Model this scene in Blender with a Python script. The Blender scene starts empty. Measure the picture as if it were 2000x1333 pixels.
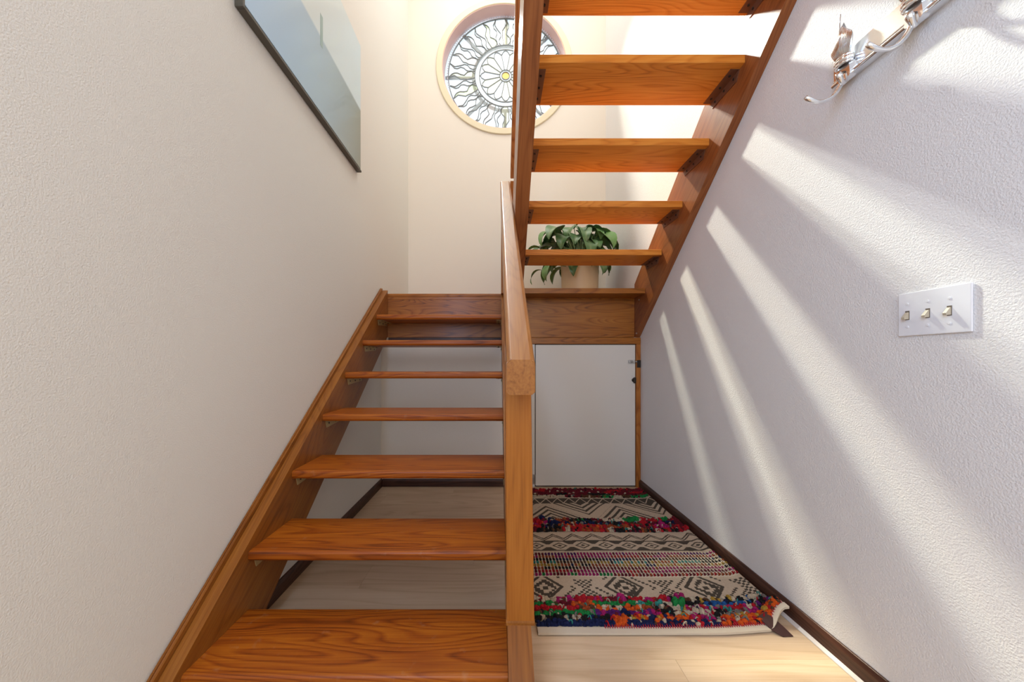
import bpy, bmesh, math, random
from mathutils import Vector, Matrix, noise
PI = math.pi
R = random.Random(7)
sc = bpy.context.scene
COL = sc.collection
H = 0.945                     # eye height above the floor

# ------------------------------------------------------------------ camera
cam = bpy.data.cameras.new('camera'); co = bpy.data.objects.new('camera', cam); COL.objects.link(co)
cam.sensor_width = 36.0; cam.lens = 720 / 2000 * 36.0
cam.shift_x = 0.0145; cam.shift_y = 0.02175; cam.clip_start = 0.02
co.location = (0, 0, H); co.rotation_euler = (PI / 2, 0, 0)
sc.camera = co
# ------------------------------------------------------------------ world, lights, exposure
W = bpy.data.worlds.new('world'); sc.world = W; W.use_nodes = True
wn = W.node_tree.nodes; bg = wn['Background']
bg.inputs['Color'].default_value = (0.80, 0.90, 1.0, 1); bg.inputs['Strength'].default_value = 1.35

def light(name, kind, loc, energy, color, size=0.1, size_y=None, target=None):
    l = bpy.data.lights.new(name, kind); l.energy = energy; l.color = color
    if kind == 'AREA':
        l.size = size
        if size_y: l.shape = 'RECTANGLE'; l.size_y = size_y
    else: l.shadow_soft_size = size
    o = bpy.data.objects.new(name, l); COL.objects.link(o); o.location = loc
    if target: o.rotation_euler = (Vector(target) - Vector(loc)).to_track_quat('-Z', 'Y').to_euler()
    return o
# low sun scattered by the round window's glass
sun = light('sun_behind_window', 'SPOT', (-0.24, 4.55, H + 4.05), 178, (1.0, 0.965, 0.90), 0.165, target=(1.50, 1.30, 1.30))
sun.data.spot_size = math.radians(36); sun.data.spot_blend = 0.8
sun.data.use_nodes = True                       # the real sun hardly fades with distance: constant falloff
_n = sun.data.node_tree.nodes; _f = _n.new('ShaderNodeLightFalloff'); _f.inputs['Strength'].default_value = 1.0
sun.data.node_tree.links.new(_f.outputs['Constant'], _n['Emission'].inputs['Strength'])
light('stairwell_fill', 'AREA', (0.1, 2.3, H + 4.15), 52, (1.0, 0.97, 0.92), 1.5, 2.2, (0.1, 2.3, 0))  # fill added to brighten the stairwell; the ceiling has no opening
light('hall_daylight', 'AREA', (-0.86, -0.75, 1.65), 60, (0.48, 0.67, 1.0), 1.1, 1.7, (0.60, 0.25, 1.2))
light('warm_fill', 'AREA', (0.45, -1.35, 1.9), 17, (1.0, 0.86, 0.68), 1.0, 1.6, (-0.3, 1.6, 1.1))  # unseen warm fill, added to brighten the left wall
sc.view_settings.view_transform = 'Standard'; sc.view_settings.look = 'None'
sc.view_settings.gamma = 1; sc.view_settings.use_curve_mapping = False
sc.view_settings.exposure = 0.07
try:
    sc.cycles.max_bounces = 10; sc.cycles.diffuse_bounces = 6; sc.cycles.transparent_max_bounces = 16
except Exception: pass

# ------------------------------------------------------------------ materials
def newmat(name):
    m = bpy.data.materials.new(name); m.use_nodes = True
    nt = m.node_tree; return m, nt, nt.nodes, nt.links, nt.nodes['Principled BSDF']

def plain(name, col, rough=0.5, metal=0.0, bump=None, spec=0.5, coat=0):
    m, nt, n, l, b = newmat(name)
    b.inputs['Base Color'].default_value = (*col, 1); b.inputs['Roughness'].default_value = rough
    b.inputs['Metallic'].default_value = metal; b.inputs['Specular IOR Level'].default_value = spec
    b.inputs['Coat Weight'].default_value = coat
    if bump:
        tc = n.new('ShaderNodeTexCoord'); no = n.new('ShaderNodeTexNoise'); bu = n.new('ShaderNodeBump')
        no.inputs['Scale'].default_value = bump[0]; no.inputs['Detail'].default_value = 3
        bu.inputs['Strength'].default_value = bump[1]; bu.inputs['Distance'].default_value = bump[2]
        l.new(tc.outputs['Object'], no.inputs['Vector']); l.new(no.outputs['Fac'], bu.inputs['Height'])
        l.new(bu.outputs['Normal'], b.inputs['Normal'])
    return m

def wood(name, dark, mid, lite, axis='X', slope=0.0, rough=0.3, figure=1.0, coat=0.3, wear=0.0, amp=0.42):
    m, nt, n, l, b = newmat(name)
    tc = n.new('ShaderNodeTexCoord'); oi = n.new('ShaderNodeObjectInfo')
    mul = n.new('ShaderNodeMath'); mul.operation = 'MULTIPLY'; mul.inputs[1].default_value = 23.7
    l.new(oi.outputs['Random'], mul.inputs[0])
    cmb = n.new('ShaderNodeCombineXYZ')
    for i in range(3): l.new(mul.outputs[0], cmb.inputs[i])
    rot = n.new('ShaderNodeMapping'); rot.inputs['Rotation'].default_value = (slope, 0, 0)
    l.new(tc.outputs['Object'], rot.inputs['Vector'])
    add = n.new('ShaderNodeVectorMath'); add.operation = 'ADD'
    l.new(rot.outputs[0], add.inputs[0]); l.new(cmb.outputs[0], add.inputs[1])
    def scaled(al, ac):
        mp = n.new('ShaderNodeMapping')
        mp.inputs['Scale'].default_value = {'X': (al, ac, ac), 'Y': (ac, al, ac), 'Z': (ac, ac, al)}[axis]
        l.new(add.outputs[0], mp.inputs['Vector']); return mp
    m1 = scaled(0.9, 6.5); n1 = n.new('ShaderNodeTexNoise'); n1.inputs['Scale'].default_value = 1.0
    n1.inputs['Detail'].default_value = 1.5; n1.inputs['Distortion'].default_value = 0.25
    l.new(m1.outputs[0], n1.inputs['Vector'])
    k = n.new('ShaderNodeMath'); k.operation = 'MULTIPLY'; k.inputs[1].default_value = 26 * figure
    l.new(n1.outputs['Fac'], k.inputs[0])
    s = n.new('ShaderNodeMath'); s.operation = 'FRACT'; l.new(k.outputs[0], s.inputs[0])
    ring = n.new('ShaderNodeValToRGB')          # slow rise, quick fall like a year ring
    ring.color_ramp.elements[0].position = 0.0; ring.color_ramp.elements[0].color = (0.15, 0.15, 0.15, 1)
    ring.color_ramp.elements[1].position = 1.0; ring.color_ramp.elements[1].color = (0.15, 0.15, 0.15, 1)
    e = ring.color_ramp.elements.new(0.25); e.color = (0.85, 0.85, 0.85, 1)
    e = ring.color_ramp.elements.new(0.75); e.color = (0.62, 0.62, 0.62, 1)
    l.new(s.outputs[0], ring.inputs[0])
    m2 = scaled(5, 190); n2 = n.new('ShaderNodeTexNoise'); n2.inputs['Scale'].default_value = 1; n2.inputs['Detail'].default_value = 2
    l.new(m2.outputs[0], n2.inputs['Vector'])
    m3 = scaled(1.5, 9); n3 = n.new('ShaderNodeTexNoise'); n3.inputs['Scale'].default_value = 1; n3.inputs['Detail'].default_value = 3
    l.new(m3.outputs[0], n3.inputs['Vector'])
    mx = n.new('ShaderNodeMath'); mx.operation = 'MULTIPLY_ADD'; mx.inputs[1].default_value = amp
    l.new(ring.outputs[0], mx.inputs[0])
    mx2 = n.new('ShaderNodeMath'); mx2.operation = 'MULTIPLY'; mx2.inputs[1].default_value = 0.45; l.new(n2.outputs['Fac'], mx2.inputs[0])
    mx3 = n.new('ShaderNodeMath'); mx3.operation = 'MULTIPLY_ADD'; mx3.inputs[1].default_value = 0.45
    l.new(n3.outputs['Fac'], mx3.inputs[0]); l.new(mx2.outputs[0], mx3.inputs[2]); l.new(mx3.outputs[0], mx.inputs[2])
    cr = n.new('ShaderNodeValToRGB')
    off = (amp - 0.42) * 0.6
    cr.color_ramp.elements[0].position = 0.34 + off; cr.color_ramp.elements[0].color = (*dark, 1)
    cr.color_ramp.elements[1].position = 0.92 + off; cr.color_ramp.elements[1].color = (*lite, 1)
    e = cr.color_ramp.elements.new(0.62 + off); e.color = (*mid, 1)
    l.new(mx.outputs[0], cr.inputs[0])
    out = cr.outputs[0]
    if wear:                                     # pale scuffs and dust
        n4 = n.new('ShaderNodeTexNoise'); n4.inputs['Scale'].default_value = 26; n4.inputs['Detail'].default_value = 5
        l.new(add.outputs[0], n4.inputs['Vector'])
        r4 = n.new('ShaderNodeValToRGB'); r4.color_ramp.elements[0].position = 0.64; r4.color_ramp.elements[1].position = 0.80
        r4.color_ramp.elements[1].color = (wear, wear, wear, 1)
        l.new(n4.outputs['Fac'], r4.inputs[0])
        mm = n.new('ShaderNodeMix'); mm.data_type = 'RGBA'
        l.new(r4.outputs[0], mm.inputs['Factor']); l.new(out, mm.inputs['A']); mm.inputs['B'].default_value = (0.42, 0.27, 0.16, 1)
        out = mm.outputs['Result']
    l.new(out, b.inputs['Base Color'])
    b.inputs['Roughness'].default_value = rough + .06; b.inputs['Coat Weight'].default_value = coat * .5; b.inputs['Coat Roughness'].default_value = 0.18; b.inputs['Specular IOR Level'].default_value = 0.26
    bu = n.new('ShaderNodeBump'); bu.inputs['Strength'].default_value = 0.25; bu.inputs['Distance'].default_value = 0.0008
    l.new(mx.outputs[0], bu.inputs['Height']); l.new(bu.outputs['Normal'], b.inputs['Normal'])
    return m

SL = math.atan(0.194 / 0.263)
D_, M_, L_ = (0.10, 0.022, 0.004), (0.37, 0.105, 0.016), (0.56, 0.20, 0.040)
M_tread = wood('oak_tread', (0.060, 0.011, 0.002), (0.26, 0.056, 0.004), (0.42, 0.122, 0.008), 'X', rough=0.34, wear=0.22, coat=0.12, amp=.34)
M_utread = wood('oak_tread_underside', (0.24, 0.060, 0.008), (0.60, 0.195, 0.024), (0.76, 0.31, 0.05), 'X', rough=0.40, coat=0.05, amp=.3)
M_dn = wood('oak_stringer_lower', (0.075, 0.020, 0.004), (0.225, 0.072, 0.010), (0.32, 0.118, 0.018), 'Y', -SL, rough=0.34, figure=0.6, amp=.22)
M_up = wood('oak_stringer_upper', (0.07, 0.018, 0.006), (0.22, 0.066, 0.018), (0.34, 0.118, 0.034), 'Y', SL, rough=0.30, figure=0.6, amp=.2)
M_rail = wood('oak_rail', (0.10, 0.030, 0.008), (0.27, 0.098, 0.020), (0.38, 0.155, 0.036), 'Y', -SL, rough=0.30, figure=0.7, coat=0.5, amp=.16)
M_railu = wood('oak_rail_upper', (0.12, 0.040, 0.012), (0.32, 0.120, 0.036), (0.44, 0.20, 0.070), 'Y', SL, rough=0.30, figure=0.7, coat=0.5)
M_post = wood('oak_post', (0.14, 0.044, 0.006), (0.31, 0.100, 0.012), (0.41, 0.150, 0.022), 'Z', rough=0.36, figure=0.6, amp=.12)
M_fas = wood('oak_fascia', (0.09, 0.024, 0.004), (0.28, 0.086, 0.008), (0.40, 0.145, 0.018), 'X', rough=0.33)
M_jamb = wood('oak_jamb', (0.14, 0.04, 0.006), (0.34, 0.11, 0.018), (0.44, 0.17, 0.035), 'Z', rough=0.4)
M_base = wood('dark_baseboard', (0.018, 0.006, 0.004), (0.050, 0.018, 0.011), (0.085, 0.034, 0.020), 'Y', rough=0.38, coat=0.2)
M_basex = wood('dark_baseboard_x', (0.018, 0.006, 0.004), (0.050, 0.018, 0.011), (0.085, 0.034, 0.020), 'X', rough=0.38, coat=0.2)
M_plank = wood('laminate', (0.51, 0.345, 0.205), (0.61, 0.435, 0.275), (0.69, 0.515, 0.345), 'X', rough=0.42, figure=0.35, coat=0.0)
M_wall = plain('textured_wall', (0.74, 0.73, 0.68), 0.62, bump=(260, 0.55, 0.0022), spec=0.35)
M_wallr = plain('textured_wall_right', (0.775, 0.762, 0.752), 0.55, bump=(230, 0.75, 0.0026), spec=0.4)  # same paint as the left wall, tinted cooler for its bluish shade
M_back = plain('smooth_back_wall', (0.78, 0.725, 0.64), 0.6, bump=(120, 0.15, 0.001), spec=0.3)
M_under = plain('bounce_warmed_wall', (0.76, 0.70, 0.615), 0.62, bump=(260, 0.5, 0.002), spec=0.3)  # wall paint with the warm bounce light under the landing put into its colour
M_chromed = plain('fluted_chrome', (0.74, 0.76, 0.79), 0.13, 1.0)
M_ceil = plain('ceiling_paint', (0.80, 0.78, 0.75), 0.7)
M_cream = plain('cream_trim', (0.74, 0.66, 0.47), 0.45)
M_white = plain('white_door_paint', (0.70, 0.665, 0.615), 0.42, bump=(14, 0.12, 0.002))
M_caulk = plain('caulk', (0.66, 0.60, 0.56), 0.6)
M_brass = plain('dull_brass', (0.46, 0.33, 0.15), 0.5, 0.35)
M_brown = plain('brown_painted_steel', (0.16, 0.070, 0.040), 0.45, 0.3)
M_dark = plain('dark_steel', (0.03, 0.025, 0.022), 0.5, 0.5)
M_steel = plain('zinc_steel', (0.50, 0.49, 0.47), 0.35, 0.9)
M_chrome = plain('polished_chrome', (0.90, 0.915, 0.93), 0.20, 1.0)
M_plate = plain('white_plastic', (0.80, 0.81, 0.84), 0.28, spec=0.5)
M_ivory = plain('ivory_plastic', (0.50, 0.44, 0.33), 0.4)
M_lead = plain('lead_came', (0.20, 0.215, 0.21), 0.6, 0.2)
M_bar = plain('grey_bar', (0.12, 0.135, 0.13), 0.7)
M_mauve = plain('mauve_reveal', (0.66, 0.44, 0.40), 0.45)
M_pot = plain('cream_pot', (0.74, 0.60, 0.36), 0.45)
M_soil = plain('potting_soil', (0.035, 0.020, 0.012), 0.9, bump=(90, 1, 0.01))
M_edge = plain('dark_panel_edge', (0.085, 0.075, 0.055), 0.5)

def glassmat(name, col, tr=0.7):
    m, nt, n, l, b = newmat(name); n.remove(b)
    t = n.new('ShaderNodeBsdfTransparent'); t.inputs[0].default_value = (*col, 1)
    s = n.new('ShaderNodeBsdfTranslucent'); s.inputs[0].default_value = (*col, 1)
    g = n.new('ShaderNodeBsdfGlossy'); g.inputs['Roughness'].default_value = 0.15
    a = n.new('ShaderNodeMixShader'); a.inputs[0].default_value = 1 - tr
    c = n.new('ShaderNodeMixShader'); c.inputs[0].default_value = 0.05
    l.new(t.outputs[0], a.inputs[1]); l.new(s.outputs[0], a.inputs[2])
    l.new(a.outputs[0], c.inputs[1]); l.new(g.outputs[0], c.inputs[2])
    l.new(c.outputs[0], n['Material Output'].inputs[0]); return m
G_clear = glassmat('textured_clear_glass', (0.93, 0.96, 0.97), 0.93)
G_pale = glassmat('pale_yellow_glass', (0.95, 0.95, 0.82), 0.90)
G_pink = glassmat('pale_pink_glass', (0.95, 0.90, 0.86), 0.90)
G_green = glassmat('pale_green_glass', (0.90, 0.95, 0.74), 0.90)
G_amber = glassmat('amber_glass', (0.98, 0.72, 0.28), 0.90)

def attrmat(name, rough=0.85, bump=None):
    m, nt, n, l, b = newmat(name)
    a = n.new('ShaderNodeAttribute'); a.attribute_name = 'Col'
    l.new(a.outputs['Color'], b.inputs['Base Color']); b.inputs['Roughness'].default_value = rough
    b.inputs['Specular IOR Level'].default_value = 0.2
    if bump:
        tc = n.new('ShaderNodeTexCoord'); no = n.new('ShaderNodeTexNoise'); bu = n.new('ShaderNodeBump')
        no.inputs['Scale'].default_value = bump; bu.inputs['Strength'].default_value = 0.6; bu.inputs['Distance'].default_value = 0.002
        l.new(tc.outputs['Object'], no.inputs['Vector']); l.new(no.outputs['Fac'], bu.inputs['Height']); l.new(bu.outputs['Normal'], b.inputs['Normal'])
    return m
M_yarn = attrmat('coloured_yarn', 0.9, 500)
M_print = attrmat('printed_cotton', 0.9, 420)
M_cotton = plain('cream_cotton', (0.62, 0.53, 0.41), 0.9, bump=(400, 0.6, 0.002))
M_tag = plain('brown_label', (0.055, 0.018, 0.014), 0.6)

def leafmat():
    m, nt, n, l, b = newmat('leaf')
    oi = n.new('ShaderNodeObjectInfo'); cr = n.new('ShaderNodeValToRGB')
    cr.color_ramp.elements[0].color = (0.035, 0.105, 0.035, 1); cr.color_ramp.elements[1].color = (0.14, 0.30, 0.08, 1)
    e = cr.color_ramp.elements.new(0.5); e.color = (0.085, 0.19, 0.065, 1)
    l.new(oi.outputs['Random'], cr.inputs[0])
    at = n.new('ShaderNodeAttribute'); at.attribute_name = 'Col'
    mx = n.new('ShaderNodeMix'); mx.data_type = 'RGBA'; mx.inputs['B'].default_value = (0.20, 0.30, 0.13, 1)
    l.new(at.outputs['Fac'], mx.inputs['Factor']); l.new(cr.outputs[0], mx.inputs['A'])
    l.new(mx.outputs['Result'], b.inputs['Base Color']); b.inputs['Roughness'].default_value = 0.36
    b.inputs['Transmission Weight'].default_value = 0.0; b.inputs['Subsurface Weight'].default_value = 0.0
    return m
M_leaf = leafmat()

def artmat():
    # printed picture: pale sky over a blue-grey to olive lower field (flat print)
    m, nt, n, l, b = newmat('picture_print')
    tc = n.new('ShaderNodeTexCoord'); sp = n.new('ShaderNodeSeparateXYZ'); l.new(tc.outputs['Object'], sp.inputs[0])
    def ramp(src, a, z, c0, c1, cm=None):
        mr = n.new('ShaderNodeMapRange'); mr.inputs[1].default_value = a; mr.inputs[2].default_value = z
        l.new(src, mr.inputs[0]); cr = n.new('ShaderNodeValToRGB')
        cr.color_ramp.elements[0].color = (*c0, 1); cr.color_ramp.elements[1].color = (*c1, 1)
        if cm: e = cr.color_ramp.elements.new(0.5); e.color = (*cm, 1)
        l.new(mr.outputs[0], cr.inputs[0]); return cr.outputs[0]
    low = ramp(sp.outputs['Y'], 0.0, 1.08, (0.40, 0.58, 0.78), (0.23, 0.26, 0.21), (0.36, 0.48, 0.56))
    high = ramp(sp.outputs['Y'], 0.0, 1.08, (0.62, 0.68, 0.66), (0.58, 0.70, 0.74))
    st = n.new('ShaderNodeMapRange'); st.inputs[1].default_value = 0.375; st.inputs[2].default_value = 0.39; l.new(sp.outputs['Z'], st.inputs[0])
    mx = n.new('ShaderNodeMix'); mx.data_type = 'RGBA'
    l.new(st.outputs[0], mx.inputs['Factor']); l.new(low, mx.inputs['A']); l.new(high, mx.inputs['B'])
    l.new(mx.outputs['Result'], b.inputs['Base Color']); b.inputs['Roughness'].default_value = 0.38; b.inputs['Coat Weight'].default_value = 0.15
    return m
M_art = artmat()

# ------------------------------------------------------------------ mesh helpers
ORG = {}
def tag(o, label=None, cat=None, group=None, kind=None):
    if label: o['label'] = label
    if cat: o['category'] = cat
    if group: o['group'] = group
    if kind: o['kind'] = kind
    return o
def thing(name, loc, label, cat, group=None):
    o = bpy.data.objects.new(name, None); COL.objects.link(o); o.location = loc; o.empty_display_size = 0.05
    ORG[o] = Vector(loc); return tag(o, label, cat, group)
def obj(name, bm, mat, parent=None, smooth=False, origin=None, label=None, kind=None, col=False):
    """bm is in world coordinates; becomes one mesh object"""
    po = ORG[parent] if parent else Vector((0, 0, 0))
    og = Vector(origin) if origin else po
    bmesh.ops.translate(bm, verts=bm.verts, vec=-og)
    bmesh.ops.recalc_face_normals(bm, faces=bm.faces) if not col else None
    me = bpy.data.meshes.new(name); bm.to_mesh(me); bm.free()
    for m in (mat if isinstance(mat, (list, tuple)) else [mat]): me.materials.append(m)
    if smooth:
        for p in me.polygons: p.use_smooth = True
        if smooth != 'all':
            try: me.set_sharp_from_angle(angle=math.radians(40))
            except Exception: pass
    o = bpy.data.objects.new(name, me); COL.objects.link(o)
    if smooth is True:
        wm = o.modifiers.new('flat_faces', 'WEIGHTED_NORMAL'); wm.keep_sharp = True; wm.weight = 90
    if parent: o.parent = parent; o.location = og - po
    else: o.location = og
    ORG[o] = og
    if label: o['label'] = label
    if kind: o['kind'] = kind
    return o
def struct(name, bm, mat, origin=None, smooth=False):
    return obj(name, bm, mat, None, smooth, origin, kind='structure')
def box(bm, x0, x1, y0, y1, z0, z1, bev=0.0, mi=0):
    r = bmesh.ops.create_cube(bm, size=1)
    vs = r['verts']
    for v in vs: v.co = Vector(((x0 + x1) / 2 + v.co.x * (x1 - x0), (y0 + y1) / 2 + v.co.y * (y1 - y0), (z0 + z1) / 2 + v.co.z * (z1 - z0)))
    fs = set(f for v in vs for f in v.link_faces)
    for f in fs: f.material_index = mi
    if bev:
        es = list(set(e for v in vs for e in v.link_edges))
        bmesh.ops.bevel(bm, geom=es, offset=bev, segments=2, affect='EDGES', profile=0.5)
    return bm
def B(*a, **k): return box(bmesh.new(), *a, **k)
def rounded(pts, rad, seg=4):
    """round the corners of a polygon; rad: one radius or one per corner"""
    out = []; n = len(pts)
    for i, p in enumerate(pts):
        r = rad[i] if isinstance(rad, (list, tuple)) else rad
        if r <= 0: out.append(Vector(p)); continue
        p = Vector(p); a = Vector(pts[i - 1]) - p; c = Vector(pts[(i + 1) % n]) - p
        a.normalize(); c.normalize(); ang = a.angle(c); d = r / math.tan(ang / 2)
        p0, p1 = p + a * d, p + c * d; cen = p + (a + c).normalized() * (r / math.sin(ang / 2))
        for k in range(seg + 1):
            t = k / seg; q = p0.lerp(p1, t) - cen; q.normalize(); out.append(cen + q * r)
    return out
def prism(bm, pts, x0, x1, axis='X', mi=0):
    """extrude a 2D polygon: axis X -> pts are (y,z); Y -> (x,z); Z -> (x,y)"""
    def mk(p, t): return {'X': (t, p[0], p[1]), 'Y': (p[0], t, p[1]), 'Z': (p[0], p[1], t)}[axis]
    a = [bm.verts.new(mk(p, x0)) for p in pts]; b = [bm.verts.new(mk(p, x1)) for p in pts]; n = len(pts)
    fs = [bm.faces.new(a), bm.faces.new(b[::-1])]
    for i in range(n): fs.append(bm.faces.new((a[i], a[(i + 1) % n], b[(i + 1) % n], b[i])))
    for f in fs: f.material_index = mi
    return bm
def tube(bm, pts, rad, seg=8, mi=0, cap=True):
    pts = [Vector(p) for p in pts]; n = len(pts); rings = []
    up = Vector((0, 0, 1)); prev = None
    for i, p in enumerate(pts):
        t = (pts[min(i + 1, n - 1)] - pts[max(i - 1, 0)]).normalized()
        if prev is None:
            a = t.cross(up)
            if a.length < 1e-3: a = t.cross(Vector((1, 0, 0)))
        else: a = prev - t * prev.dot(t)
        a.normalize(); prev = a; b = t.cross(a)
        r = rad[i] if isinstance(rad, (list, tuple)) else rad
        rings.append([bm.verts.new(p + (a * math.cos(2 * PI * k / seg) + b * math.sin(2 * PI * k / seg)) * r) for k in range(seg)])
    fs = []
    for i in range(n - 1):
        for k in range(seg): fs.append(bm.faces.new((rings[i][k], rings[i][(k + 1) % seg], rings[i + 1][(k + 1) % seg], rings[i + 1][k])))
    if cap: fs += [bm.faces.new(rings[0]), bm.faces.new(rings[-1][::-1])]
    for f in fs: f.material_index = mi
    return bm
def disc(bm, c, r, h, axis, seg=12, mi=0, dome=0.0):
    ax = {'X': Vector((1, 0, 0)), 'Y': Vector((0, 1, 0)), 'Z': Vector((0, 0, 1))}[axis]
    c = Vector(c); pts = [c, c + ax * h * 0.7, c + ax * h]; return tube(bm, pts, [r, r, r * (1 - dome)], seg, mi)
def lathe(bm, c, prof, seg=32, mi=0):
    c = Vector(c); rings = []
    for r, z in prof: rings.append([bm.verts.new(c + Vector((r * math.cos(2 * PI * k / seg), r * math.sin(2 * PI * k / seg), z))) for k in range(seg)])
    for i in range(len(rings) - 1):
        for k in range(seg):
            f = bm.faces.new((rings[i][k], rings[i][(k + 1) % seg], rings[i + 1][(k + 1) % seg], rings[i + 1][k])); f.material_index = mi
    bm.faces.new(rings[0][::-1]).material_index = mi; bm.faces.new(rings[-1]).material_index = mi
    return bm

# ------------------------------------------------------------------ the setting
XL, XR, YF, YL, YB = -0.892, 1.09, -1.6, 2.815, 3.70
LZ = H + 0.532                       # landing height
TOP = 5.25
RISE, GO = 0.194, 0.263
fl = struct('floor', B(XL - .02, XR + .02, YF, YL + .03, -0.06, -0.003), M_plank)
pw = 0.185
y = YF; row = 0
while y < YL:
    y1 = min(y + pw, YL)
    xs = sorted([XL - .01] + [v for v in (XL + ((row * 0.47) % 1.28) + k * 1.28 for k in range(-1, 3)) if XL + .06 < v < XR - .06] + [XR + .01])
    for a, b in zip(xs, xs[1:]):
        bm = B(a + .0004, b - .0004, y + .0004, y1 - .0004, -0.003, 0.0)
        obj('plank', bm, M_plank, fl, origin=((a + b) / 2, (y + y1) / 2, 0))
    y = y1; row += 1
struct('wall_front', B(XL - .1, XR + .1, YF - .1, YF, -0.05, TOP), M_wall)
struct('wall_left', B(XL - .1, XL, YF, YB + .14, -0.05, TOP), M_wall)
struct('wall_right', B(XR, XR + .1, YF, YB + .14, -0.05, TOP), M_wallr)
# back wall with the round opening
WC = (0.072, H + 2.98); WR = 0.627
def holed(bm, x0, x1, z0, z1, y0, y1, cx, cz, r, n=96):
    def edge(a):
        dx, dz = math.cos(a), math.sin(a); t = 1e9
        if dx > 1e-9: t = min(t, (x1 - cx) / dx)
        if dx < -1e-9: t = min(t, (x0 - cx) / dx)
        if dz > 1e-9: t = min(t, (z1 - cz) / dz)
        if dz < -1e-9: t = min(t, (z0 - cz) / dz)
        return cx + dx * t, cz + dz * t
    angs = [2 * PI * k / n for k in range(n)] + [math.atan2(zz - cz, xx - cx) % (2 * PI) for xx in (x0, x1) for zz in (z0, z1)]
    angs = sorted(angs); m = len(angs)
    L = []
    for yy in (y0, y1):
        L.append(([bm.verts.new((cx + r * math.cos(a), yy, cz + r * math.sin(a))) for a in angs], [bm.verts.new((edge(a)[0], yy, edge(a)[1])) for a in angs]))
    for i in range(m):
        j = (i + 1) % m
        bm.faces.new((L[0][0][i], L[0][0][j], L[0][1][j], L[0][1][i])); bm.faces.new((L[1][0][i], L[1][1][i], L[1][1][j], L[1][0][j]))
        bm.faces.new((L[0][0][i], L[1][0][i], L[1][0][j], L[0][0][j])); bm.faces.new((L[0][1][i], L[0][1][j], L[1][1][j], L[1][1][i]))
    return bm
struct('wall_back', holed(bmesh.new(), XL, XR, LZ - .3, TOP, YB, YB + .14, WC[0], WC[1], WR), M_back)
struct('wall_under_landing', B(XL, XR, YL + .02, YL + .10, -0.05, H + .195), M_under)
struct('ceiling', B(XL - .1, XR + .1, YF, YB + .14, TOP, TOP + .1), M_ceil)
struct('ceiling_hall', B(XL, XR, YF, 0.42, H + 1.83, H + 2.08), M_ceil)
def baseprof(t, h): return rounded([(0, 0), (t, 0), (t, h - .014), (t * .45, h), (0, h)], [0, 0, .004, .004, 0], 3)
bm = prism(bmesh.new(), [(XR - a, b) for a, b in baseprof(.013, .060)], YF, YL + .02, 'Y'); struct('baseboard_right', bm, M_base)
bm = prism(bmesh.new(), [(XL + a, b) for a, b in baseprof(.013, .060)], YF, YL + .02, 'Y'); struct('baseboard_left', bm, M_base)
bm = prism(bmesh.new(), [(YL + .02 - a, b) for a, b in baseprof(.013, .056)], XL + .013, 0.235, 'X'); struct('baseboard_back', bm, M_basex)
bm = prism(bmesh.new(), rounded([(XR - .013, 0), (XR - .026, 0), (XR - .025, .004), (XR - .013, .011)], .001, 1), YF, 1.42, 'Y'); struct('trim_1', bm, M_caulk)

# door under the landing
DX0, DX1, DZ0, DZ1 = 0.293, 1.052, 0.012, H + .141
dr = thing('door_1', (DX0, YL + .02, 0), None, None); dr['kind'] = 'structure'
obj('door_panel', B(DX0, DX1, YL - .008, YL + .012, DZ0, DZ1, bev=.0025), M_white, dr)
obj('door_shadow_gap', B(DX0 - .006, DX1 + .004, YL + .012, YL + .019, 0.001, DZ1 + .008), M_dark, dr)
jb = obj('door_jamb', B(1.0555, 1.0895, YL - .018, YL + .019, 0.0, H + .146, bev=.002), M_jamb, dr)
obj('door_header', B(0.172, 1.0895, YL - .020, YL + .019, H + .1465, H + .194, bev=.002), M_fas, dr)
obj('side_panel', B(0.235, DX0 - .005, YL + .001, YL + .019, 0.0, H + .145, bev=.001), M_white, dr)
bm = bmesh.new(); tube(bm, [(DX0 - .004, YL - .010, .02), (DX0 - .004, YL - .010, .095)], .0045, 8)
for z in (.035, .075): disc(bm, (DX0 - .014, YL - .001, z), .003, -.003, 'Y', 8)
box(bm, DX0 - .022, DX0 - .004, YL - .001, YL + .001, .02, .095)
obj('hinge', bm, M_steel, dr, smooth=True)
# slide bolt
zb = H + (710 - 707) / 720 * 2.8
bm = B(.995, 1.050, YL - .012, YL - .008, zb - .014, zb + .014, bev=.001)
tube(bm, [(.998, YL - .018, zb), (1.084, YL - .018, zb)], .006, 10); tube(bm, [(1.02, YL - .018, zb), (1.02, YL - .036, zb - .006)], .0035, 8)
for xx in (1.006, 1.038): box(bm, xx - .004, xx + .004, YL - .027, YL - .010, zb - .010, zb + .010, bev=.002)
bo = obj('slide_bolt', bm, M_steel, dr, smooth=True)
bm = B(1.060, 1.088, YL - .024, YL - .018, zb - .044, zb + .012, bev=.001); disc(bm, (1.074, YL - .024, zb - .028), .005, -.003, 'Y', 8)
obj('bolt_keeper', bm, M_dark, dr, smooth=True)
zt = H - 33 / 720 * 2.8
bm = bmesh.new(); disc(bm, (1.040, YL - .008, zt), .016, -.004, 'Y', 14); disc(bm, (1.040, YL - .012, zt), .0085, -.016, 'Y', 12, dome=.3)
box(bm, 1.030, 1.050, YL - .034, YL - .026, zt - .022, zt + .022, bev=.004)
obj('turn_latch', bm, M_dark, dr, smooth=True)

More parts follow.
